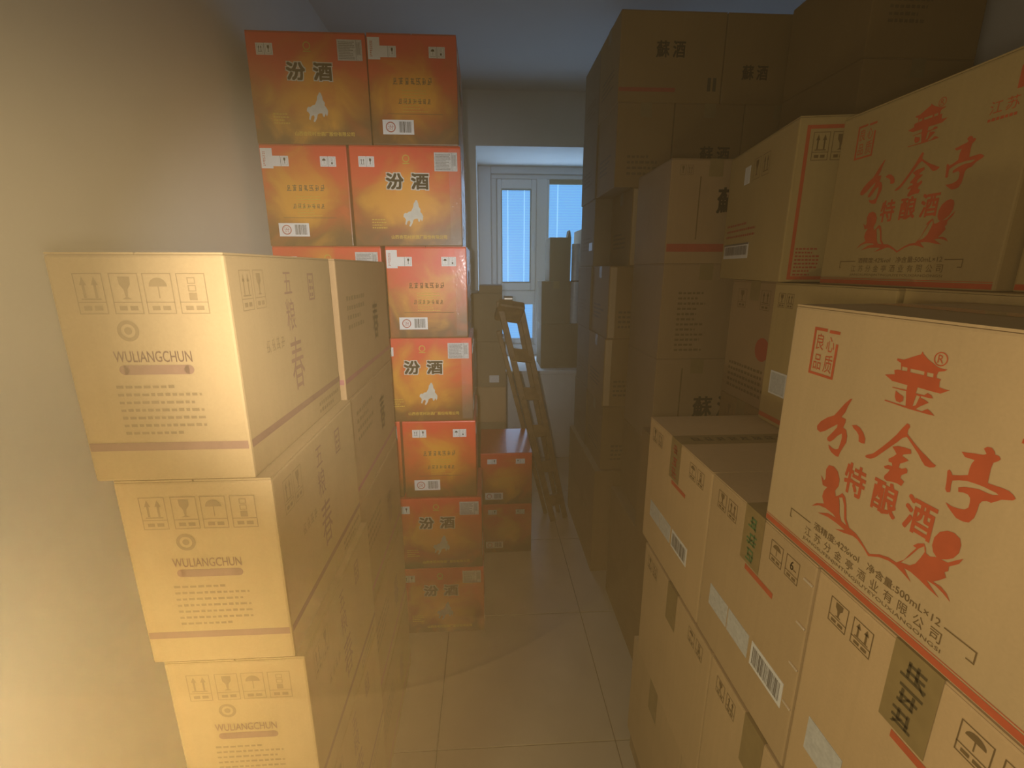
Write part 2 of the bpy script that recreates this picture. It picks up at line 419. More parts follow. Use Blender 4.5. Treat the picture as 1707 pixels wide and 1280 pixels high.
# ------------------------------------------------------------------ room shell
XL, XR, YB, YF, ZC = -0.80, 1.66, 3.60, -1.30, 2.75
fl = struct(boxobj('floor', XL - .1, XR + .1, YF - .1, 4.6, -.06, -.003, 'floor_grout'))
ty = -1.2
k = 0
tile_me = {}
while ty < 3.6:
    tx = XL + .02
    while tx < XR:
        x1 = min(tx + .596, XR - .002); y1 = min(ty + .596, 3.598)
        key = (round(x1 - tx, 3), round(y1 - ty, 3))
        if key not in tile_me:
            bm = bmesh.new(); bm_box(bm, 0, key[0], 0, key[1], -.008, 0); bevel(bm, .0012); tile_me[key] = from_bm(bm, 'floor_tile')
        t = link('tile', tile_me[key], 'floor_tile', fl); t.location = (tx, ty, 0)
        tx += .6
    ty += .6
struct(boxobj('ceiling', XL - .1, XR + .1, YF - .1, YB + .25, ZC, ZC + .12, 'ceiling_paint'))
struct(boxobj('wall_left', XL - .15, XL, YF - .1, YB, 0, ZC, 'wall_paint'))
struct(boxobj('wall_right', XR, XR + .15, YF - .1, YB, 0, ZC, 'wall_paint'))
struct(boxobj('wall_front', XL - .1, XR + .1, YF - .15, YF, 0, ZC, 'wall_paint'))
# back wall with the opening of the bay window (x -.057 .. 1.55, z .76 .. 2.395)
BX0, BX1, BZ0, BZ1, GY = -0.057, 1.50, 0.755, 2.395, 4.28
bm = bmesh.new()
bm_box(bm, XL - .1, BX0, YB, YB + .2, 0, ZC); bm_box(bm, BX1, XR + .1, YB, YB + .2, 0, ZC)
bm_box(bm, BX0, BX1, YB, YB + .2, 0, BZ0 - .03); bm_box(bm, BX0, BX1, YB, YB + .2, BZ1, ZC)
struct(link('wall_back', from_bm(bm, 'wall_back'), 'wall_paint'))
bm = bmesh.new()
bm_box(bm, BX0 - .1, BX0, YB + .2, GY + .1, BZ0 - .03, BZ1 + .1); bm_box(bm, BX1, BX1 + .1, YB + .2, GY + .1, BZ0 - .03, BZ1 + .1)
bm_box(bm, BX0, BX1, YB + .2, GY + .1, BZ1, BZ1 + .1)
struct(link('wall_bay', from_bm(bm, 'wall_bay'), 'wall_paint'))
struct(boxobj('trim_1', BX0, BX1, YB - .02, GY + .1, BZ0 - .03, BZ0, 'wall_paint', None, .004))      # bay sill slab
# window: outer frame, opening sash on the left, fixed light on the right, small light below
win = bpy.data.objects.new('window_1', None); COL.objects.link(win); win.location = (0, GY, 0); win['kind'] = 'structure'
def wp(name, x0, x1, z0, z1, y0, y1, mat='window_plastic', bev=.006, par=None):
    o = boxobj(name, x0, x1, y0, y1, z0, z1, mat, par or win, bev); return o
wp('frame_post', BX0, .055, BZ0, BZ1, -.03, .06); wp('frame_post', .055, .105, BZ0, 2.300, -.005, .06)
wp('frame_head', .055, BX1, 2.335, BZ1, -.03, .06); wp('frame_head', .055, BX1, 2.295, 2.335, -.005, .06)
wp('frame_sill', .055, BX1, BZ0, .86, -.03, .06); wp('frame_sill', .055, BX1, .86, .915, -.005, .06)
wp('mullion', .450, .545, BZ0, 2.300, -.02, .06)
wp('transom', .105, .450, 1.228, 1.355, -.02, .06)
sash = bpy.data.objects.new('sash', None); COL.objects.link(sash); sash.parent = win
for a in ((.108, .146, 1.357, 2.290), (.405, .447, 1.357, 2.290), (.146, .405, 2.214, 2.290), (.146, .405, 1.357, 1.425)):
    wp('sash_bar', *a, -.035, .05, par=sash)
for a in ((.146, .152, 1.425, 2.214), (.399, .405, 1.425, 2.214), (.152, .399, 2.208, 2.214), (.152, .399, 1.425, 1.431)):
    wp('gasket', *a, -.03, .04, 'window_gasket', 0, sash)
wp('pane', .152, .399, 1.431, 2.208, .02, .028, 'window_blind', 0, sash)
bm = bmesh.new(); bm_box(bm, .418, .432, -.062, -.035, 1.70, 1.73); bm_box(bm, .420, .430, -.062, -.050, 1.73, 1.83); bevel(bm, .003)
link('window_handle', from_bm(bm, 'window_handle'), 'window_plastic', sash)
wp('pane', .545, BX1, .915, 2.262, .02, .028, 'window_blind', 0)
for a in (.200, .345): wp('pane_light_streak', a, a + .007, 1.431, 2.208, .014, .0195, 'pane_light_streak', 0, sash)
for a in (.640, .960): wp('pane_light_streak', a, a + .007, .915, 2.258, .014, .0195, 'pane_light_streak', 0)
wp('pane', .105, .450, .915, 1.228, .02, .028, 'window_blind', 0)
wp('glazing_bead', .545, .565, .915, 2.295, -.01, .03, 'window_plastic', .003); wp('glazing_bead', .565, BX1, 2.258, 2.295, -.01, .03, 'window_gasket', .003)
wp('glazing_bead', .105, .125, .915, 1.228, -.01, .03, 'window_plastic', .003); wp('glazing_bead', .430, .450, .915, 1.228, -.01, .03, 'window_plastic', .003)

# ------------------------------------------------------------------ the stack of orange-red cartons
OW, ON, OH = .373, .285, .325
def mm(pts): return [(a / 1000, b / 1000) for a, b in pts]
RIDER = [(.66, 1.0), (.72, .98), (.78, .86), (.80, .74), (.88, .66), (.86, .56), (.93, .50), (1.0, .40), (.98, .28), (.92, .20), (.88, .30), (.80, .18), (.74, .20), (.72, .30), (.60, .30), (.50, .26),
         (.44, .12), (.34, 0), (.27, .02), (.34, .16), (.30, .24), (.20, .20), (.13, .06), (.07, .10), (.12, .26), (.06, .34), (0, .36), (.02, .46), (.10, .52), (.18, .50), (.28, .56), (.40, .58), (.46, .66), (.52, .74), (.54, .86), (.60, .92)]
def art_wide(b, face):
    n = 'w'
    for j, (ch, a) in enumerate((('汾', .114), ('酒', .199))):
        o = put(b, face, 'printed_character_outline', lambda: Ink().text(ch, a, .184, a + .066, .242, .10), 'ink_pale', .0006, key=f'wo{j}')
        put(b, face, 'printed_character', lambda: Ink().text(ch, a + .003, .187, a + .063, .239, .045), 'ink_olive', .0011, o, key=f'wt{j}')
    put(b, face, 'printed_rider', lambda: Ink().poly([(.170 + x * .068, .066 + y * .088) for x, y in RIDER]), 'ink_pale', key=n + 'r')
    put(b, face, 'printed_maker_line', lambda: Ink().text('山西杏花村汾酒厂股份有限公司', .125, .025, .318, .038, .02), 'ink_gold', key=n + 'g')
    put(b, face, 'printed_small_lines', lambda: Ink().rows(.062, .060, .112, .096, 4, 5, .4), 'ink_gold', key=n + 's')
    put(b, face, 'printed_crest', lambda: Ink().ring(.188, .285, .012, .003).rect(.176, .268, .200, .271), 'ink_gold', key=n + 'c')
    sticker(b, face, .030, .257, .082, .290, 'label_white', lambda: Ink().rect(.0555, .257, .0565, .290).symbol('arrows', .034, .261, .052, .286, .0004, False).symbol('glass', .060, .261, .078, .286, .0004, False), 'wi')
    sticker(b, face, .283, .246, .361, .305, 'label_grey', lambda: Ink().rect(.342, .248, .343, .303).rows(.288, .250, .338, .301, 11, 4, .5).bars(.345, .262, .358, .298, 2), 'wq', ink='ink_grey')
def art_narrow(b, face, tag=True):
    n = 'n'
    put(b, face, 'printed_date_code', lambda: Ink().scribble(.075, .178, .205, .203, 7, 1, 8, .14), 'ink_brown', key=n + 'd')
    put(b, face, 'printed_batch_code', lambda: Ink().scribble(.090, .122, .200, .142, 7, 1, 9, .12), 'ink_brown', key=n + 'e')
    put(b, face, 'printed_small_lines', lambda: Ink().rows(.105, .100, .185, .170, 8, 6, .3), 'ink_gold', key=n + 's')
    put(b, face, 'printed_rule', lambda: Ink().rect(.055, .093, .235, .0945), 'ink_brown', key=n + 'u')
    if tag:
        sticker(b, face, .003, .250, .041, .312, 'label_white', lambda: Ink().rows(.010, .258, .018, .304, 9, 3, .5), 'nt', ink='ink_red')
        sticker(b, face, .041, .257, .092, .289, 'label_white', lambda: Ink().rect(.066, .257, .067, .289).symbol('glass', .071, .261, .088, .286, .0004, False), 'ni')
    else:
        sticker(b, face, .038, .257, .092, .289, 'label_white', lambda: Ink().rect(.066, .257, .067, .289).symbol('arrows', .042, .261, .061, .286, .0004, False).symbol('glass', .071, .261, .088, .286, .0004, False), 'nj')
    sticker(b, face, .196, .257, .248, .289, 'label_white', lambda: Ink().rect(.2215, .257, .2225, .289).symbol('umbrella', .200, .261, .218, .286, .0004, False).symbol('stack', .226, .261, .244, .286, .0004, False), 'nk')
    s = sticker(b, face, .036, .032, .138, .076, 'label_white', lambda: Ink().bars(.090, .038, .130, .071, 6), 'nb', 'barcode_label')
    put(b, face, 'label_emblem', lambda: Ink().ring(.062, .054, .016, .003).text('汾', .053, .046, .071, .062), 'ink_dull_red', .0014, s, 'ne')
pos = ['topmost', 'second-highest', 'third-highest', 'middle', 'third-lowest', 'second-lowest', 'lowest']
layers = [  # (left x0, left is wide, right x0)
    (-.7460, True, -.3690), (-.7460, False, -.4520), (-.7400, True, -.3520), (-.7220, False, -.4280), (-.7140, True, -.3320), (-.6960, False, -.4020), (-.6900, False, -.3980)]
for i, (lx, lw, rx) in enumerate(layers):
    z = (6 - i) * OH
    for side, x0, wide in (('wall', lx, lw), ('aisle', rx, not lw)):
        w, d = (OW, ON) if wide else (ON, OW)
        y = 1.71 + [0, .004, -.003, .003, .006, -.002, .002][i] + (.004 if side == 'wall' else 0)
        what = 'pale rider' if wide else 'barcode'
        near = {('wall', 0): 'on the wall side', ('aisle', 0): 'on the aisle side'}.get((side, i), 'on the wall side' if side == 'wall' else 'on the aisle side')
        b = carton('liquor_carton', f'{pos[i]} orange-red carton {near} of the tall stack, {what} in front', x0, x0 + w, y, y + d, z, OH, 'orange', None,
                   'orange-red cartons in the tall stack')
        (art_wide if wide else art_narrow)(b, 'F') if wide else art_narrow(b, 'F', i in (0, 1, 2))
        if side == 'aisle':
            (art_narrow(b, 'R', False) if wide else art_wide(b, 'R'))
        if side == 'aisle' and i in (1, 2, 3):
            # loose crumpled cling film along the aisle edge
            rr = random.Random(20 + i); bm = bmesh.new(); cols = []
            for q in range(5):
                cols.append([bm.verts.new(((w / 2 + .0015 + (0 if q == 0 else .004 + .012 * rr.random() * (q > 1))), -d / 2 - .0015 + q * .022, .01 + (h_ / 14) * (OH - .02))) for h_ in range(15)])
            for q in range(4):
                for h_ in range(14): bm.faces.new((cols[q][h_], cols[q + 1][h_], cols[q + 1][h_ + 1], cols[q][h_ + 1]))
            link('cling_film', from_bm(bm, 'cling_film'), 'cling_film', b)
            bm = bmesh.new(); cols = []
            for q in range(6):
                cols.append([bm.verts.new((w / 2 - .001 - q * .008, -d / 2 - .0022 - .004 * rr.random() * (q < 5), .01 + (h_ / 14) * (OH - .02))) for h_ in range(15)])
            for q in range(5):
                for h_ in range(14): bm.faces.new((cols[q][h_], cols[q + 1][h_], cols[q + 1][h_ + 1], cols[q][h_ + 1]))
            link('cling_film', from_bm(bm, 'cling_film'), 'cling_film', b)
# two smaller ones farther back on the floor
for i in range(2):
    b = carton('liquor_carton', ['lower of two orange-red cartons on the floor behind the tall stack', 'upper of two orange-red cartons behind the tall stack, glossy top showing'][i],
               -.040, .236, 2.285, 2.665, .299 * i, .299, 'orange', None, 'orange-red cartons behind the tall stack')
    sc = .92
    put(b, 'F', 'printed_small_lines', lambda: Ink().rows(.095, .10, .18, .16, 8, 6, .3), 'ink_gold', key='q1')
    sticker(b, 'F', .036, .236, .085, .264, 'label_white', lambda: Ink().rect(.060, .236, .061, .264).symbol('glass', .065, .239, .081, .261, .0004, False), 'q2')
    sticker(b, 'F', .188, .236, .237, .264, 'label_white', lambda: Ink().rect(.212, .236, .213, .264).symbol('umbrella', .192, .239, .208, .261, .0004, False), 'q3')
    s = sticker(b, 'F', .022, .028, .118, .068, 'label_white', lambda: Ink().bars(.070, .034, .110, .063, 6), 'q4', 'barcode_label')
    put(b, 'F', 'label_emblem', lambda: Ink().ring(.044, .048, .014, .003), 'ink_dull_red', .0014, s, 'q5')

# ------------------------------------------------------------------ tan cartons along the left wall
NH = .314
for i in range(5):
    z = (4 - i) * NH
    x1 = [-.335, -.314, -.300, -.300, -.304][i]; x0 = x1 - .220
    b = carton('kraft_carton', f'{["topmost", "second from top", "middle", "fourth from top", "lowest"][i]} tan carton with purple-brown stripe in the nearest left stack',
               x0, x1, .632, 1.040, z, NH, 'kraft_gold', None, 'tan cartons in the nearest left stack')
    put(b, 'F', 'printed_stripe', lambda: Ink().rect(.003, .046, .217, .058), 'ink_plum', key='Ls')
    put(b, 'R', 'printed_stripe', lambda: Ink().rect(.003, .046, .405, .058), 'ink_plum', key='Ls')
    put(b, 'F', 'handling_symbols', lambda: Ink().symbol('arrows', .030, .236, .066, .288).symbol('glass', .074, .236, .110, .288).symbol('umbrella', .115, .236, .151, .288).symbol('stack', .157, .236, .193, .288), 'ink_faint', key='Lh')
    put(b, 'F', 'printed_emblem', lambda: Ink().ring(.085, .214, .014, .005).disc(.085, .214, .005), 'ink_faint', key='Le')
    put(b, 'F', 'printed_title', lambda: Ink().text('WULIANGCHUN', .060, .172, .160, .187, .01), 'ink_plum', key='Lt')
    put(b, 'F', 'printed_bar', lambda: Ink().rect(.070, .155, .154, .168).disc(.070, .1615, .0065).disc(.154, .1615, .0065), 'ink_plum', key='Lb')
    put(b, 'F', 'printed_small_lines', lambda: Ink().rows(.055, .070, .165, .147, 7, 11, .4), 'ink_faint', key='Ll')
    put(b, 'R', 'handling_symbols', lambda: Ink().symbol('arrows', .030, .236, .062, .292).symbol('glass', .068, .236, .100, .292), 'ink_faint', key='Lh')
    for ch, a in (('五', (.168, .252, .200, .288)), ('粮', (.166, .190, .202, .244)), ('春', (.164, .085, .218, .178))):
        put(b, 'R', 'printed_character', lambda: Ink().text(ch, *a), 'ink_plum', key='Lt' + ch)
    put(b, 'R', 'printed_small_lines', lambda: Ink().scribble(.080, .165, .150, .190, 4, 1, 4, .12), 'ink_faint', key='Ll')
    put(b, 'R', 'printed_foot_line', lambda: Ink().rows(.270, .012, .390, .040, 2, 6, .6), 'ink_faint', key='Lm')
    put(b, 'R', 'printed_seal', lambda: Ink().frame(.275, .235, .305, .285, .004).rows(.281, .242, .300, .279, 3, 5, .6), 'ink_plum', key='Lq')
h2 = [.322, .282, .322, .322, .322]; zz = 1.570
for i in range(5):
    zz -= h2[i]
    b = carton('kraft_carton', f'{["topmost", "second from top", "middle", "fourth from top", "lowest"][i]} brown carton in the stack just behind the nearest left stack',
               -.640, -.326 + [0, .001, .003, .004, .004][i], 1.052, 1.560, zz, h2[i], 'kraft_deep', None, 'brown cartons in the second left stack')
    put(b, 'R', 'printed_stripe', Ink().rect(.003, .040, .505, .052), 'ink_purple')
    put(b, 'F', 'printed_stripe', Ink().rect(.003, .040, .311, .052), 'ink_purple')
    put(b, 'R', 'printed_title', Ink().text('春', .300, .10, .365, .21, .02), 'ink_plum')
    put(b, 'R', 'printed_small_lines', Ink().rows(.06, .16, .22, .25, 4, 31 + i, .5), 'ink_brown')

# ------------------------------------------------------------------ right: the near row of cartons with the red-printed carton on top
RH = .36; RZ0 = .075
def pallet(label, x0, x1, y0, y1, h):
    o = bpy.data.objects.new('wooden_pallet', None); COL.objects.link(o); o.location = ((x0 + x1) / 2, (y0 + y1) / 2, 0)
    o['label'] = label; o['category'] = 'pallet'
    w, d = x1 - x0, y1 - y0
    n = 5
    for i in range(n):
        a = -d / 2 + i * (d - .09) / (n - 1); boxobj('deck_board', -w / 2, w / 2, a, a + .09, h - .018, h, 'pallet_wood', o, .002)
    for i in range(3):
        a = -w / 2 + i * (w - .06) / 2; boxobj('runner', a, a + .06, -d / 2, d / 2, 0, h - .018, 'pallet_wood', o, .002)
pallet('low wooden pallet under the near right row of cartons', .46, .93, .20, 1.18, RZ0)
def sym2(a, b, t1, k1='glass', k2='arrows', hh=.036, w=.030, gap=.008):
    return lambda: Ink().symbol(k1, a, t1 - hh, a + w, t1).symbol(k2, a + w + gap, t1 - hh, a + 2 * w + gap, t1)
spec = [  # far end first: y0, y1
    ('A', .828, 1.186), ('B', .527, .825), ('C', .225, .524)]
pos3 = ['far', 'middle', 'near']
for r in range(3):
    z = RZ0 + (2 - r) * RH
    ys = [(a, b) for _, a, b in spec] if r != 1 else [(.748, 1.140), (.440, .745), (.130, .437)]
    for i, (y0, y1) in enumerate(ys):
        row = ['top', 'second', 'lowest'][r]
        extra = {(0, 0): 'with dark tape', (0, 1): 'with green-printed tape', (0, 2): 'under the red-printed carton'}.get((r, i), 'with plain sides')
        b = carton('kraft_carton', f'brown carton {extra}, {pos3[i]} one in the {row} row at right', .450 - (.004 if r == 1 else 0), .930, y0, y1, z, RH - .0016, 'kraft_tan', None, 'brown cartons in the near right rows')
        d = y1 - y0
        bz = Ink  # tape: along x over the middle of the lid and down the aisle face
        bm = bmesh.new(); e = .0008; w = b['size_wdh'][0]; tw = .028
        vs = [[bm.verts.new((x, q, zz_)) for q in (-tw, tw)] for x, zz_ in ((-w / 2 - e, RH - .105), (-w / 2 - e, RH - .0012), (w / 2, RH - .0012))]
        for q in range(2): bm.faces.new((vs[q][0], vs[q][1], vs[q + 1][1], vs[q + 1][0]))
        bmesh.ops.recalc_face_normals(bm, faces=bm.faces); link('tape', from_bm(bm, 'tape'), 'tape_brown', b)
        if r < 2:
            put(b, 'L', 'handling_symbols', sym2(.028, 0, RH - .022), 'ink_brown', key=f'Rh')
            put(b, 'L', 'handling_symbols', sym2(d - .10, 0, RH - .022, 'umbrella', 'stack' if i == 0 else 'six'), 'ink_brown', key=f'Ri')
        if r == 0:
            m = d / 2
            if i < 2:
                put(b, 'L', 'tape_print', Ink().scribble(m - .018, RH - .10, m + .018, RH - .010, 1, 3, 40 + i, .13), 'ink_green' if i == 1 else 'ink_dull_red', .0016)
            else:
                put(b, 'L', 'tape_print', Ink().scribble(m - .018, RH - .10, m + .018, RH - .010, 1, 3, 44, .13), 'ink_olive', .0016)
            put(b, 'T', 'tape_print', Ink().scribble(.03, d / 2 - .014, .30, d / 2 + .014, 9, 1, 50 + i, .12), 'ink_olive', .0016)
            put(b, 'L', 'printed_stripe', Ink().rect(m - .01, RH - .118, m + .07, RH - .108), 'ink_red')
            if i < 2:
                q = .048 if i == 0 else .038
                for j, (a, c, tt) in enumerate(((q, q + .068, .0), (q + .072, q + .140, 0), (q + .150, q + .236, 0))):
                    sticker(b, 'L', a, .088, c, .134, 'label_white' if j == 2 else 'label_grey', (lambda a=a, c=c: Ink().bars(a + .006, .094, c - .006, .128, 9)) if j == 2 else None, f'Rb{i}{j}', 'barcode_label' if j == 2 else 'sticker', 'ink_grey')
            else:
                sticker(b, 'L', .030, .085, .092, .140, 'label_grey')
        if r == 0 and i == 1:
            for q in range(4):
                a = d - .012; t = RH - .035 - q * .072
                bm = bmesh.new(); bm_box(bm, -w / 2 - .0026, -w / 2, d / 2 - a - .010, d / 2 - a + .008, t - .0015, t + .0015); bevel(bm, .0004)
                link('staple', from_bm(bm, 'staple'), 'steel_staple', b)
# the red-printed carton: traced brush characters, pavilion mark, two figures, maker lines
TR = {
'fen' : [[(129.9, 238.9), (126.8, 237.8), (119.2, 229.1), (111.8, 217.9), (106.3, 209.9), (95.6, 203.6), (85.1, 194.8), (79.7, 186.4), (80.9, 181.3), (86.9, 179.9), (95.4, 184.7), (104.3, 192.5), (114.4, 200.6), (114.0, 195.9), (108.5, 187.6), (101.0, 177.2), (101.8, 174.0), (106.5, 173.4), (112.1, 178.5), (117.7, 186.3), (123.7, 191.4), (124.9, 186.2), (124.0, 177.8), (122.3, 169.7), (117.7, 167.3), (111.7, 167.2), (105.1, 169.3), (107.0, 164.7), (112.4, 161.0), (119.6, 159.3), (124.6, 159.8), (126.1, 166.0), (129.2, 174.1), (132.9, 182.4), (132.5, 191.2), (129.3, 197.9), (124.0, 199.4), (126.1, 206.8), (125.7, 211.2), (118.3, 211.5), (122.9, 219.1), (125.1, 227.5), (127.8, 233.8)], [(136.7, 206.9), (142.8, 209.4), (149.0, 208.1), (155.1, 203.8), (159.4, 197.9), (159.8, 191.7), (155.7, 190.6), (151.0, 191.0), (149.3, 198.5), (145.2, 201.9), (140.1, 203.9)]] ,
'jin' : [[(207.2, 233.6), (210.3, 233.2), (211.4, 230.8), (210.1, 227.5), (210.2, 222.7), (215.6, 219.0), (222.1, 214.8), (228.8, 210.9), (236.2, 207.5), (242.5, 204.1), (247.3, 202.6), (246.1, 200.2), (241.3, 197.8), (236.2, 197.7), (231.4, 201.7), (227.0, 206.4), (219.8, 212.1), (212.4, 217.8), (210.0, 219.3), (205.6, 216.2), (200.0, 208.7), (193.2, 200.6), (185.3, 190.8), (178.0, 182.1), (171.9, 177.4), (165.9, 176.4), (163.7, 177.7), (166.3, 180.3), (173.7, 185.0), (182.0, 195.1), (190.7, 206.6), (198.0, 217.3), (203.1, 226.9)], [(196.0, 202.5), (202.8, 205.9), (209.8, 207.2), (217.8, 207.9), (219.3, 203.7), (215.2, 201.6), (210.7, 199.2), (210.1, 197.0), (214.4, 196.4), (218.2, 195.3), (213.6, 191.2), (209.2, 187.8), (208.7, 183.1), (212.3, 183.2), (216.8, 186.2), (219.2, 184.8), (219.4, 181.5), (213.9, 176.5), (213.2, 172.7), (218.4, 170.7), (216.2, 164.6), (211.3, 165.2), (205.0, 164.2), (197.8, 161.8), (194.1, 163.1), (193.9, 166.7), (197.6, 172.5), (198.9, 176.2), (192.5, 174.8), (190.9, 176.7), (195.7, 180.4), (201.0, 181.2), (199.7, 184.6), (195.4, 184.3), (194.6, 187.5), (199.6, 192.1), (202.9, 196.5), (200.0, 199.3)]] ,
'ting' : [[(267.5, 226.0), (272.5, 227.1), (278.9, 228.9), (286.4, 230.6), (288.5, 232.5), (285.3, 236.3), (287.6, 239.0), (291.3, 239.4), (294.3, 237.0), (295.2, 234.6), (298.6, 234.5), (300.3, 232.4), (299.1, 230.1), (295.5, 226.8), (294.9, 221.5), (295.1, 214.3), (295.5, 207.2), (300.7, 207.6), (307.3, 208.3), (312.7, 208.2), (316.6, 206.3), (318.9, 204.0), (317.2, 201.5), (314.0, 200.1), (309.2, 198.0), (305.7, 194.5), (302.2, 191.1), (298.4, 191.0), (295.0, 188.8), (293.3, 185.2), (293.1, 177.5), (292.2, 170.1), (289.0, 163.6), (283.8, 161.7), (277.4, 161.6), (272.2, 165.0), (267.7, 168.2), (264.6, 171.4), (270.8, 170.7), (276.5, 171.4), (282.4, 173.5), (285.4, 177.1), (285.5, 182.6), (284.8, 186.8), (282.2, 189.0), (278.1, 188.8), (273.5, 187.2), (272.5, 191.4), (277.5, 194.3), (283.8, 196.6), (290.1, 198.3), (296.7, 198.2), (301.6, 198.6), (306.1, 200.8), (303.9, 201.9), (299.0, 202.0), (293.1, 202.4), (286.0, 201.9), (278.7, 201.0), (271.6, 198.4), (265.8, 195.2), (265.6, 191.2), (266.4, 183.2), (263.4, 181.7), (261.2, 184.2), (260.9, 190.5), (260.0, 197.3), (259.2, 202.4), (260.6, 204.5), (262.7, 203.2), (264.5, 200.5), (271.1, 203.2), (278.0, 206.8), (277.9, 213.2), (278.6, 218.7), (280.3, 222.9), (276.3, 222.6), (271.6, 222.2)]] ,
'pagoda' : [[(206.1, 308.6), (206.8, 311.8), (208.9, 309.1), (214.6, 305.0), (220.1, 302.4), (226.4, 299.3), (231.3, 298.6), (236.2, 299.0), (234.4, 297.0), (228.1, 295.0), (227.1, 290.7), (227.6, 288.5), (232.5, 288.0), (231.4, 285.7), (232.3, 280.2), (238.6, 279.4), (243.7, 279.8), (239.7, 277.4), (235.1, 274.2), (225.4, 274.0), (213.8, 274.2), (210.1, 274.3), (209.4, 267.7), (218.9, 268.1), (221.8, 271.3), (226.4, 270.1), (228.8, 267.4), (225.1, 266.7), (219.3, 266.5), (215.6, 266.5), (215.4, 264.4), (220.7, 263.7), (225.5, 261.9), (221.8, 259.1), (216.8, 255.2), (213.2, 251.3), (220.0, 251.2), (225.6, 255.4), (228.7, 254.2), (234.4, 250.8), (226.8, 250.1), (216.6, 249.8), (206.8, 249.3), (196.5, 249.2), (184.7, 249.5), (174.3, 249.5), (175.3, 251.0), (184.4, 250.9), (195.2, 251.0), (201.2, 251.3), (200.2, 257.2), (198.3, 266.9), (191.5, 266.6), (180.7, 266.5), (181.0, 267.3), (190.4, 267.8), (198.3, 268.4), (198.3, 273.5), (189.9, 273.6), (179.1, 273.6), (174.3, 275.8), (168.5, 278.3), (174.2, 279.9), (180.6, 281.4), (179.1, 285.9), (182.5, 287.3), (187.0, 287.5), (185.2, 295.2), (179.8, 297.0), (179.8, 299.2), (187.9, 299.3), (194.2, 302.6), (200.4, 305.8)], [(185.9, 264.4), (191.0, 262.1), (196.6, 260.6), (197.0, 255.6), (193.9, 252.9), (188.9, 253.3), (186.2, 257.8)]] ,
'figures' : [[(112.1, 142.9), (120.8, 144.7), (128.5, 141.1), (133.5, 132.4), (133.7, 123.1), (129.7, 114.8), (132.3, 108.1), (137.2, 112.3), (141.7, 117.7), (147.0, 115.0), (151.1, 105.5), (155.0, 88.9), (161.6, 80.3), (172.6, 79.3), (182.4, 74.7), (192.4, 68.2), (196.0, 66.9), (208.6, 74.7), (219.9, 78.7), (230.0, 79.3), (237.8, 88.2), (243.1, 100.1), (247.6, 109.1), (243.6, 109.2), (247.6, 114.5), (254.3, 118.8), (257.1, 114.7), (258.2, 110.2), (262.7, 109.3), (269.1, 113.0), (264.8, 115.9), (262.2, 121.9), (262.4, 131.1), (266.3, 139.8), (273.0, 145.2), (279.4, 146.6), (285.4, 144.3), (287.8, 138.6), (287.7, 130.1), (284.1, 122.1), (279.6, 117.7), (273.6, 113.6), (280.3, 114.5), (286.5, 121.3), (292.6, 127.3), (290.1, 120.0), (282.2, 111.4), (282.7, 106.7), (279.6, 103.2), (282.3, 98.8), (277.4, 92.6), (271.8, 86.4), (280.0, 86.8), (286.4, 84.0), (291.2, 78.2), (283.5, 81.7), (274.7, 84.0), (265.1, 83.4), (270.9, 79.8), (280.6, 74.2), (269.4, 75.9), (258.7, 78.5), (247.8, 80.1), (239.9, 79.2), (245.2, 74.0), (250.3, 69.5), (238.5, 73.3), (229.5, 75.3), (220.7, 75.0), (209.3, 71.5), (195.2, 63.3), (187.2, 68.6), (175.8, 73.5), (168.6, 73.6), (154.9, 69.1), (141.0, 66.2), (155.7, 73.6), (142.0, 74.9), (125.9, 74.6), (107.6, 70.8), (124.8, 79.7), (138.6, 81.0), (134.1, 83.3), (119.5, 84.2), (107.3, 81.7), (94.6, 73.9), (102.7, 82.6), (115.4, 88.6), (110.3, 96.7), (111.4, 105.5), (116.0, 112.8), (107.8, 112.0), (101.8, 123.9), (108.4, 118.8), (110.5, 123.1), (108.7, 135.3)]] ,
'reg' : [[(234.6, 307.6), (234.7, 305.5), (234.0, 303.7), (232.7, 302.5), (230.9, 302.1), (229.1, 302.7), (227.6, 304.1), (226.7, 306.1), (226.6, 308.2), (227.4, 310.1), (228.7, 311.3), (230.5, 311.6), (232.3, 311.0), (233.8, 309.6)]] ,
'armholes' : [[(137.9, 109.5), (143.0, 112.1), (147.8, 103.7), (151.7, 87.0), (156.9, 80.6), (148.1, 81.8), (143.6, 88.7), (141.0, 100.0)], [(234.9, 82.7), (242.8, 95.8), (250.0, 110.0), (254.9, 115.9), (256.8, 110.6), (254.3, 102.3), (250.3, 92.1), (245.0, 86.3)]] ,
'holes' : [[(187.3, 291.6), (194.0, 291.9), (194.5, 288.1), (187.9, 287.4)], [(197.6, 291.6), (213.7, 291.9), (213.9, 288.1), (198.1, 287.8)], [(216.6, 291.8), (223.7, 292.0), (223.9, 288.0), (217.2, 287.8)], [(210.6, 265.9), (214.7, 265.6), (212.3, 255.3), (209.0, 253.2), (209.7, 259.9)]] ,
}
FH, FL = .345, .380
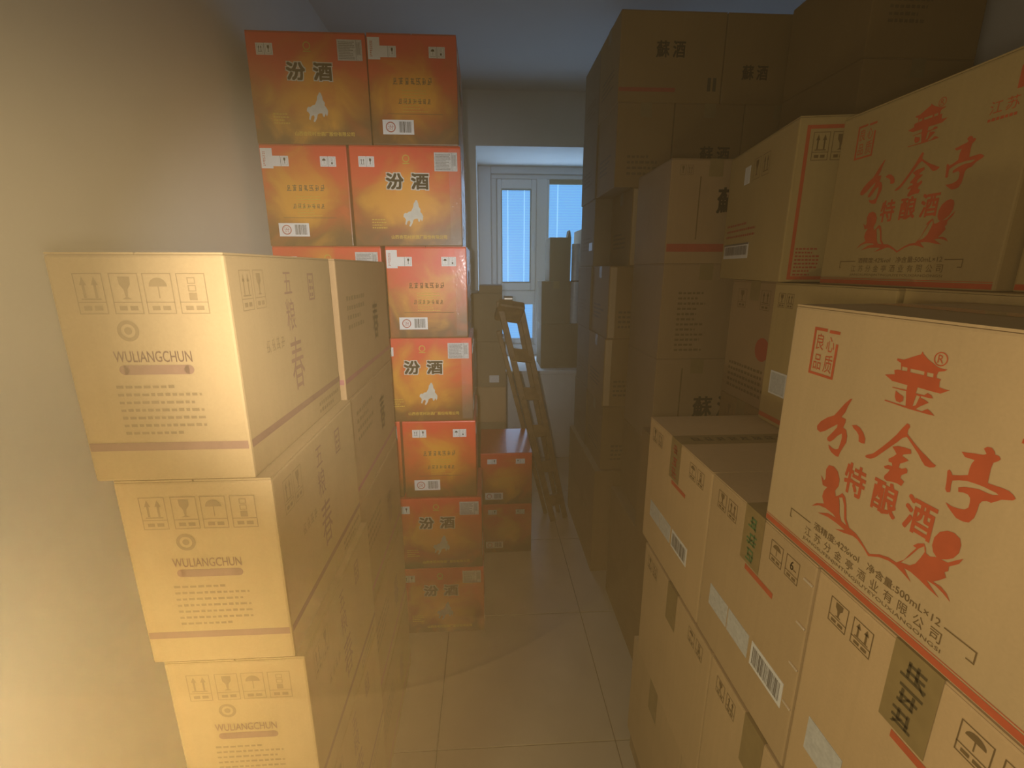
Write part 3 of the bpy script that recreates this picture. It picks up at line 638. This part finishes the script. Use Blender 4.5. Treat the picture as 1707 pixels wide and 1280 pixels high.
def fjt(b, face='L', full=True):
    T = {k: [mm(p) for p in v] for k, v in TR.items()}
    def red():
        I = Ink()
        for k in ('fen', 'jin', 'ting'):
            for p in T[k]: I.poly(p)
        return I
    put(b, face, 'printed_brush_characters', red, 'ink_red', key='Fb')
    def pag():
        I = Ink(); I.poly(T['pagoda'][0], T['holes']); I.poly(T['pagoda'][1]); I.ring(T['reg'][0][0][0] - .007, T['reg'][0][0][1], .0072, .0012)
        c, d = T['reg'][0][0][0] - .007, T['reg'][0][0][1]; I.text('R', c - .003, d - .004, c + .003, d + .004); return I
    put(b, face, 'printed_pavilion_mark', pag, 'ink_red', key='Fp')
    put(b, face, 'printed_figures', lambda: Ink().poly(T['figures'][0], T['armholes']), 'ink_red', key='Ff')
    put(b, face, 'printed_product_name', lambda: Ink().text('特', .140, .122, .172, .162, .03).text('酿', .183, .122, .217, .162, .03).text('酒', .226, .122, .260, .162, .03), 'ink_red', key='Fn')
    put(b, face, 'printed_seal', lambda: Ink().rect(.046, .254, .050, .317).rect(.0885, .262, .0925, .300).rect(.046, .3135, .070, .3175).rect(.074, .3125, .0925, .3165).rect(.0885, .255, .0925, .298).rect(.046, .2535, .0925, .257)
        .text('良', .053, .288, .067, .310).text('心', .072, .288, .086, .308).text('品', .053, .261, .067, .282).text('质', .072, .260, .087, .284), 'ink_red', key='Fs')
    put(b, face, 'printed_maker_lines', lambda: Ink().text('酒精度:42%vol', .105, .045, .184, .056, .01).text('净含量:500mL×12', .196, .045, .288, .056, .01)
        .text('江', .090, .028, .102, .041).text('苏', .109, .028, .121, .041).text('分', .128, .028, .140, .041).text('金', .147, .028, .159, .041).text('亭', .166, .028, .178, .041).text('酒', .185, .028, .197, .041)
        .text('业', .204, .028, .216, .041).text('有', .223, .028, .235, .041).text('限', .242, .028, .254, .041).text('公', .261, .028, .273, .041).text('司', .280, .028, .292, .041)
        .text('JIANGSUFENJINTINGJIUYEYOUXIANGONGSI', .088, .0185, .294, .0245)
        .rect(.056, .0485, .098, .050).rect(.056, .036, .0574, .050).rect(.056, .036, .060, .0374).rect(.292, .0485, .324, .050).rect(.3226, .036, .324, .050).rect(.316, .036, .324, .0374), 'ink_brown', key='Fm')
    put(b, face, 'printed_stripe', lambda: Ink().rect(.003, .003, FL - .003, .0115).rect(.003, .0135, FL - .003, .0145), 'ink_red', key='Fx')
    put(b, face, 'printed_province_mark', lambda: Ink().text('江', .312, .262, .330, .280).text('苏', .335, .262, .353, .280).rows(.312, .252, .353, .258, 1, 3, .8).rect(.345, .288, .372, .318), 'ink_red', key='Fo')
f1 = carton('liquor_carton', 'large kraft carton with red brush characters and pavilion mark, nearest on the right', .450, .722, .652 - FL, .652, RZ0 + 3 * RH, FH, 'kraft_light', 'tape_clear', 'kraft cartons with red brush characters')
fjt(f1)
# ------------------------------------------------------------------ right: cartons standing on the near row against the wall side
ZT = RZ0 + 3 * RH
q1 = carton('kraft_carton', 'kraft carton with white square sticker, wedged behind the nearest red-printed carton', .737, 1.010, .800, 1.160, ZT, .36, 'kraft_olive', 'tape_brown')
put(q1, 'L', 'handling_symbols', lambda: Ink().symbol('glass', .022, .300, .048, .335).symbol('arrows', .054, .300, .080, .335), 'ink_brown', key='Qh')
sticker(q1, 'L', .032, .080, .098, .140, 'label_grey', lambda: Ink().frame(.032, .080, .098, .140, .004), 'Qs', ink='label_white')
put(q1, 'L', 'printed_stripe', Ink().rect(.003, .010, .355, .022), 'ink_red')
q2 = carton('kraft_carton', 'kraft carton under the higher red-printed carton, mostly hidden at the right edge', .745, 1.018, .425, .796, ZT, .36, 'kraft_olive', 'tape_brown')
f2 = carton('liquor_carton', 'higher kraft carton with faded red brush characters, standing against the right wall side', .775, 1.047, .676, 1.056, ZT + .36, FH, 'kraft_olive', 'tape_clear', 'kraft cartons with red brush characters')
fjt(f2)
f3 = carton('liquor_carton', 'kraft carton cut off by the right edge beside the higher red-printed carton', .800, 1.072, .290, .672, ZT + .36, FH, 'kraft_olive', 'tape_clear', 'kraft cartons with red brush characters')
put(f3, 'L', 'printed_stripe', Ink().rect(.003, .003, .377, .0115), 'ink_red')
# turned carton with red border
ang = math.atan2(.074, .441); w, d = .296, .447
cx, cy = .722, 1.128
ux, uy = math.cos(-ang), math.sin(-ang); vx, vy = math.sin(ang), math.cos(ang)
mx_, my_ = cx + ux * w / 2 + vx * d / 2, cy + uy * w / 2 + vy * d / 2
rb = carton('liquor_carton', 'turned kraft carton with a red border and a framed barcode on its shaded side', mx_ - w / 2, mx_ + w / 2, my_ - d / 2, my_ + d / 2, ZT + .362, .370, 'kraft_olive', 'tape_brown', rz=-math.degrees(ang))
put(rb, 'F', 'printed_border', lambda: Ink().frame(.018, .006, .280, .350, .008), 'ink_red', key='Bb')
put(rb, 'F', 'handling_symbols', lambda: Ink().symbol('arrows', .034, .275, .070, .335).symbol('glass', .076, .275, .112, .335), 'ink_brown', key='Bh')
put(rb, 'F', 'printed_mottled_patch', lambda: Ink().rows(.030, .016, .085, .085, 8, 77, .5), 'ink_dull_red', key='Bm')
sticker(rb, 'L', .02, .062, .225, .105, 'label_white', lambda: Ink().bars(.03, .072, .215, .098, 5).rect(.02, .101, .225, .106), 'Bs', 'barcode_label', 'ink_grey')
put(rb, 'L', 'handling_symbols', lambda: Ink().symbol('glass', .20, .275, .245, .330, .0012, False).symbol('arrows', .26, .275, .305, .330, .0012, False), 'ink_brown', key='Bk')
put(rb, 'L', 'printed_small_lines', lambda: Ink().rows(.03, .125, .26, .175, 3, 12, .4), 'ink_dull_red', key='Bl')
sticker(rb, 'L', .135, .272, .175, .320, 'label_white')
# column under it
for i in range(4):
    z = RZ0 + (3 - i) * RH
    t = carton('kraft_carton', f'brown carton {["with dark print and a red seal, under the turned carton", "second below the turned carton", "third below the turned carton", "lowest below the turned carton"][i]}', .780, 1.100, 1.192, 1.446, z, RH, 'kraft_dark' if i else 'kraft_brown', 'tape_brown', 'brown cartons under the turned carton')
    put(t, 'L', 'printed_small_lines', Ink().rows(.03, .03, .235, .12, 5, 60 + i, .5), 'ink_brown')
    put(t, 'L', 'printed_seal', Ink().disc(.196, .170, .034), 'ink_dull_red')
    put(t, 'L', 'handling_symbols', Ink().symbol('glass', .04, .28, .085, .335).symbol('arrows', .16, .28, .205, .335), 'ink_brown')
pallet('low wooden pallet under the carton column behind the near row', .780, 1.100, 1.195, 1.446, RZ0)
# lower boxes in the dark gap behind the near row
for i in range(2):
    carton('kraft_carton', f'{["lower", "upper"][i]} dark carton low in the gap behind the near right row', .570, .772, 1.195, 1.440, .28 * i, .28, 'kraft_dark', None, 'dark cartons in the gap')
carton('kraft_carton', 'tall dark carton in the gap between the near row and the cartons behind', .560, .768, 1.195, 1.556, .565, .425, 'kraft_dark', 'tape_brown')
carton('kraft_carton', "flat carton on the floor under the red-banded carton's column", .575, .950, 1.455, 1.950, 0, .225, 'kraft_dark', None)
carton('kraft_carton', "wide dark carton forming a ledge at the foot of the red-banded carton's column", .575, .950, 1.455, 1.950, .225, .335, 'kraft_dark', 'tape_brown')
def su(b, face, s0, t0, hgt, hide=0):
    put(b, face, 'printed_characters', Ink().text('蘇', s0, t0, s0 + hgt, t0 + hgt * 1.1, .03).text('酒', s0 + hgt * 1.25, t0, s0 + hgt * 2.2, t0 + hgt * 1.1, .03), 'ink_black')
for i in range(4):
    z = .560 + (3 - i) * .335
    p = carton('liquor_carton', f'brown carton {["with black characters and a red band, on top of its column", "with small print under the red-banded carton", "with black characters, third in the column under the red band", "at the base of the column under the red band"][i]}',
               .616, .920, 1.612, 1.952, z, .335, 'kraft_dark' if i == 3 else 'kraft_brown', 'tape_brown', 'brown cartons in the characters column')
    if i == 0:
        su(p, 'F', .165, .165, .075); put(p, 'F', 'printed_band', Ink().rect(.003, .040, .301, .066), 'ink_dull_red'); put(p, 'F', 'handling_symbols', Ink().symbol('glass', .030, .285, .050, .315, .001, False).symbol('arrows', .055, .285, .075, .315, .001, False), 'ink_brown')
        put(p, 'F', 'printed_rule', Ink().rect(.100, .080, .104, .280), 'ink_brown')
    elif i == 1: put(p, 'F', 'printed_small_lines', Ink().rows(.060, .030, .160, .250, 12, 71, .45), 'ink_brown')
    else: su(p, 'F', .150, .110, .075); put(p, 'F', 'printed_rule', Ink().rect(.095, .02, .100, .30), 'ink_brown')
# ------------------------------------------------------------------ right: the high dark stack
TY, TH = 2.112, .33
ord6 = ['topmost', 'second from top', 'third from top', 'fourth from top', 'fifth from top', 'sixth from top']
for i in range(6):
    z = 2.55 - (i + 1) * TH; j = [0, .002, -.003, .004, -.002, .003][i]
    cols = [(.556 if i != 2 else .648, .990), (.994, 1.400)] if i != 1 else [(.558, .798), (.802, 1.100), (1.104, 1.400)]
    nm = ['at the aisle end', 'at the wall end', ''] if len(cols) == 2 else ['at the aisle end', 'in the middle', 'at the wall end']
    for c, (a, e) in enumerate(cols):
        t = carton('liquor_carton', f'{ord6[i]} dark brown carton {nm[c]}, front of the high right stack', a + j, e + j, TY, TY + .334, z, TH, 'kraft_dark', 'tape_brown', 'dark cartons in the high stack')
        if i == 0 and c == 0: su(t, 'F', .150, .165, .055); put(t, 'F', 'printed_band', Ink().rect(.003, .040, .24, .055), 'ink_dull_red'); put(t, 'F', 'printed_mark', Ink().rect(.375, .045, .389, .095), 'ink_black'); put(t, 'F', 'printed_mark', Ink().rect(.398, .045, .412, .095), 'ink_black')
        elif i == 0: su(t, 'F', .08, .09, .05)
        elif i == 1 and c == 1: su(t, 'F', .12, .10, .06)
        else: put(t, 'F', 'printed_small_lines', Ink().rows(.05, .05, .18, .14, 4, 80 + i, .5), 'ink_brown')
        if c == 0: put(t, 'L', 'printed_small_lines', Ink().rows(.06, .08, .26, .16, 4, 90 + i, .5), 'ink_brown')
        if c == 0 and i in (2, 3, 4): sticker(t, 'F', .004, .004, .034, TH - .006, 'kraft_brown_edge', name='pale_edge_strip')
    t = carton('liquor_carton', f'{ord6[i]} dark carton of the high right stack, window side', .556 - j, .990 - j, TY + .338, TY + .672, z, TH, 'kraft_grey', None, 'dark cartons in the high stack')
    put(t, 'L', 'printed_small_lines', Ink().rows(.06, .08, .26, .16, 4, 95 + i, .5), 'ink_brown')
    if i == 2: sticker(t, 'L', .225, .08, .30, .12, 'label_grey')
for i in range(2):
    for c, (a, e) in enumerate(((.530, .965), (.970, 1.400))):
        carton('kraft_carton', f'wide dark carton carrying the high stack, {["on the floor", "upper layer"][i]}, {["aisle side", "wall side"][c]}', a, e, 2.092, 2.790, .285 * i, .285, 'kraft_dark', 'tape_brown', 'wide cartons carrying the high stack')
for i in range(7):
    h = .33 if i < 6 else .57
    z = 2.55 - (i + 1) * .33 if i < 6 else 0
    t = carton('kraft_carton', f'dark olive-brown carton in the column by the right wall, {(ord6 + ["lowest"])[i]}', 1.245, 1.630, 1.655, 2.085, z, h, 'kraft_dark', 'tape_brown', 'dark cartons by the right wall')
    if i < 2: put(t, 'F', 'printed_small_lines', Ink().rows(.06, .10, .20, .18, 4, 101 + i, .5), 'ink_brown')

# ------------------------------------------------------------------ far end: cartons behind the orange stack, ladder, things on the bay sill
zs = [0, .30, .598, .830, 1.115]; hs = [.30, .298, .232, .285, .290]
nm = ['on the floor', 'second from the floor', 'paler one in the middle', 'fourth from the floor', 'top one']
for i in range(5):
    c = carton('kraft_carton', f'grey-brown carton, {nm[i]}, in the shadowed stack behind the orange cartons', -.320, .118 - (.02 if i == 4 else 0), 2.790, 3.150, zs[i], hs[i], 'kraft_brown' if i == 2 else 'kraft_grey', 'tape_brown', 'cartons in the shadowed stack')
    if i == 3: sticker(c, 'F', .335, .03, .395, .075, 'label_grey')
carton('flat_carton', 'small flat carton lying on top of the shadowed stack', -.040, .098, 2.795, 3.000, 1.405, .046, 'kraft_grey', None)
lad = bpy.data.objects.new('step_ladder', None); COL.objects.link(lad); lad.location = (.45, 2.62, 0)
lad['label'] = 'folded wooden step ladder leaning against the shadowed cartons near the window'; lad['category'] = 'ladder'
def lp(x, y, z): return (x - .45, y - 2.62, z)
A0, A1 = (.072, 2.60, 1.372), (.405, 2.60, .0); B0, B1 = (.196, 2.64, 1.345), (.488, 2.64, .0)
beam('rail', lp(*A1), lp(*A0), .036, .028, 'ladder_wood', lad); beam('rail', lp(*B1), lp(*B0), .034, .028, 'ladder_wood', lad)
for f in (.10, .27, .44, .61, .78):
    p = Vector(A1).lerp(Vector(A0), f); q = Vector(B1).lerp(Vector(B0), f)
    beam('step', lp(*p), lp(*q), .022, .075, 'ladder_wood', lad)
beam('top_plate', lp(.060, 2.615, 1.325), lp(.205, 2.635, 1.300), .13, .055, 'ladder_wood', lad)
beam('back_leg', lp(.37, 2.70, .0), lp(.070, 2.655, 1.20), .026, .022, 'ladder_wood', lad); beam('back_leg', lp(.455, 2.71, .0), lp(.19, 2.67, 1.25), .026, .022, 'ladder_wood', lad)
bm = bmesh.new(); bmesh.ops.create_cone(bm, segments=14, radius1=.018, radius2=.018, depth=.05, cap_ends=True, matrix=Matrix.Translation((.125 - .45, 0, 1.385)) @ Matrix.Rotation(R(90), 4, 'Y'))
bevel(bm, .003); link('hinge_knob', from_bm(bm, 'hinge_knob'), 'ladder_metal', lad)
# sill
SZ = BZ0
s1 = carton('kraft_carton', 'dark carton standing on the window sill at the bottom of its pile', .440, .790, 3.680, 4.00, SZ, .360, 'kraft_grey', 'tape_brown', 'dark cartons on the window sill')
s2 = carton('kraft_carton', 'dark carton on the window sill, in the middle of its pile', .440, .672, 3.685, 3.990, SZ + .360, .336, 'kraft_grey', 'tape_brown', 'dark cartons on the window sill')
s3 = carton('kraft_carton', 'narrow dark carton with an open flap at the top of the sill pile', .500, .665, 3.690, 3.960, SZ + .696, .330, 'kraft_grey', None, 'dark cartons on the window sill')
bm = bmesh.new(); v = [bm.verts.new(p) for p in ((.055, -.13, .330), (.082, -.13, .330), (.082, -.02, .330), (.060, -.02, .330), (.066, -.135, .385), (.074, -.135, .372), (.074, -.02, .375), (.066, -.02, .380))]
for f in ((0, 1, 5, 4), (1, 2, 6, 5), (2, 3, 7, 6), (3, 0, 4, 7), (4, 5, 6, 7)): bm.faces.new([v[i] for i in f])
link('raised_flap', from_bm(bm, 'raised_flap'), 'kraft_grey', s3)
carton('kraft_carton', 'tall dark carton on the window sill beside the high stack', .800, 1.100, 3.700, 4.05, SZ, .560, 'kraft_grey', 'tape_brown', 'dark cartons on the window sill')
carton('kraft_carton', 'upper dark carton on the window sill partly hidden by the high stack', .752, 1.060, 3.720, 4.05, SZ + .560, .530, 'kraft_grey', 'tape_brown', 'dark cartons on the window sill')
tb = bpy.data.objects.new('plastic_tube', None); COL.objects.link(tb); tb.location = (.711, 3.735, SZ + .360)
tb['label'] = 'pale blue-grey upright tube between the dark cartons on the sill'; tb['category'] = 'tube'
bm = bmesh.new(); bmesh.ops.create_cone(bm, segments=24, radius1=.031, radius2=.031, depth=.62, cap_ends=True, matrix=Matrix.Translation((0, 0, .31)))
bevel(bm, .003); link('tube_body', from_bm(bm, 'tube_body'), 'tube_plastic', tb)
bm = bmesh.new(); bmesh.ops.create_cone(bm, segments=24, radius1=.0325, radius2=.0325, depth=.012, cap_ends=True, matrix=Matrix.Translation((0, 0, .335)))
link('tape_ring', from_bm(bm, 'tape_ring'), 'window_gasket', tb)
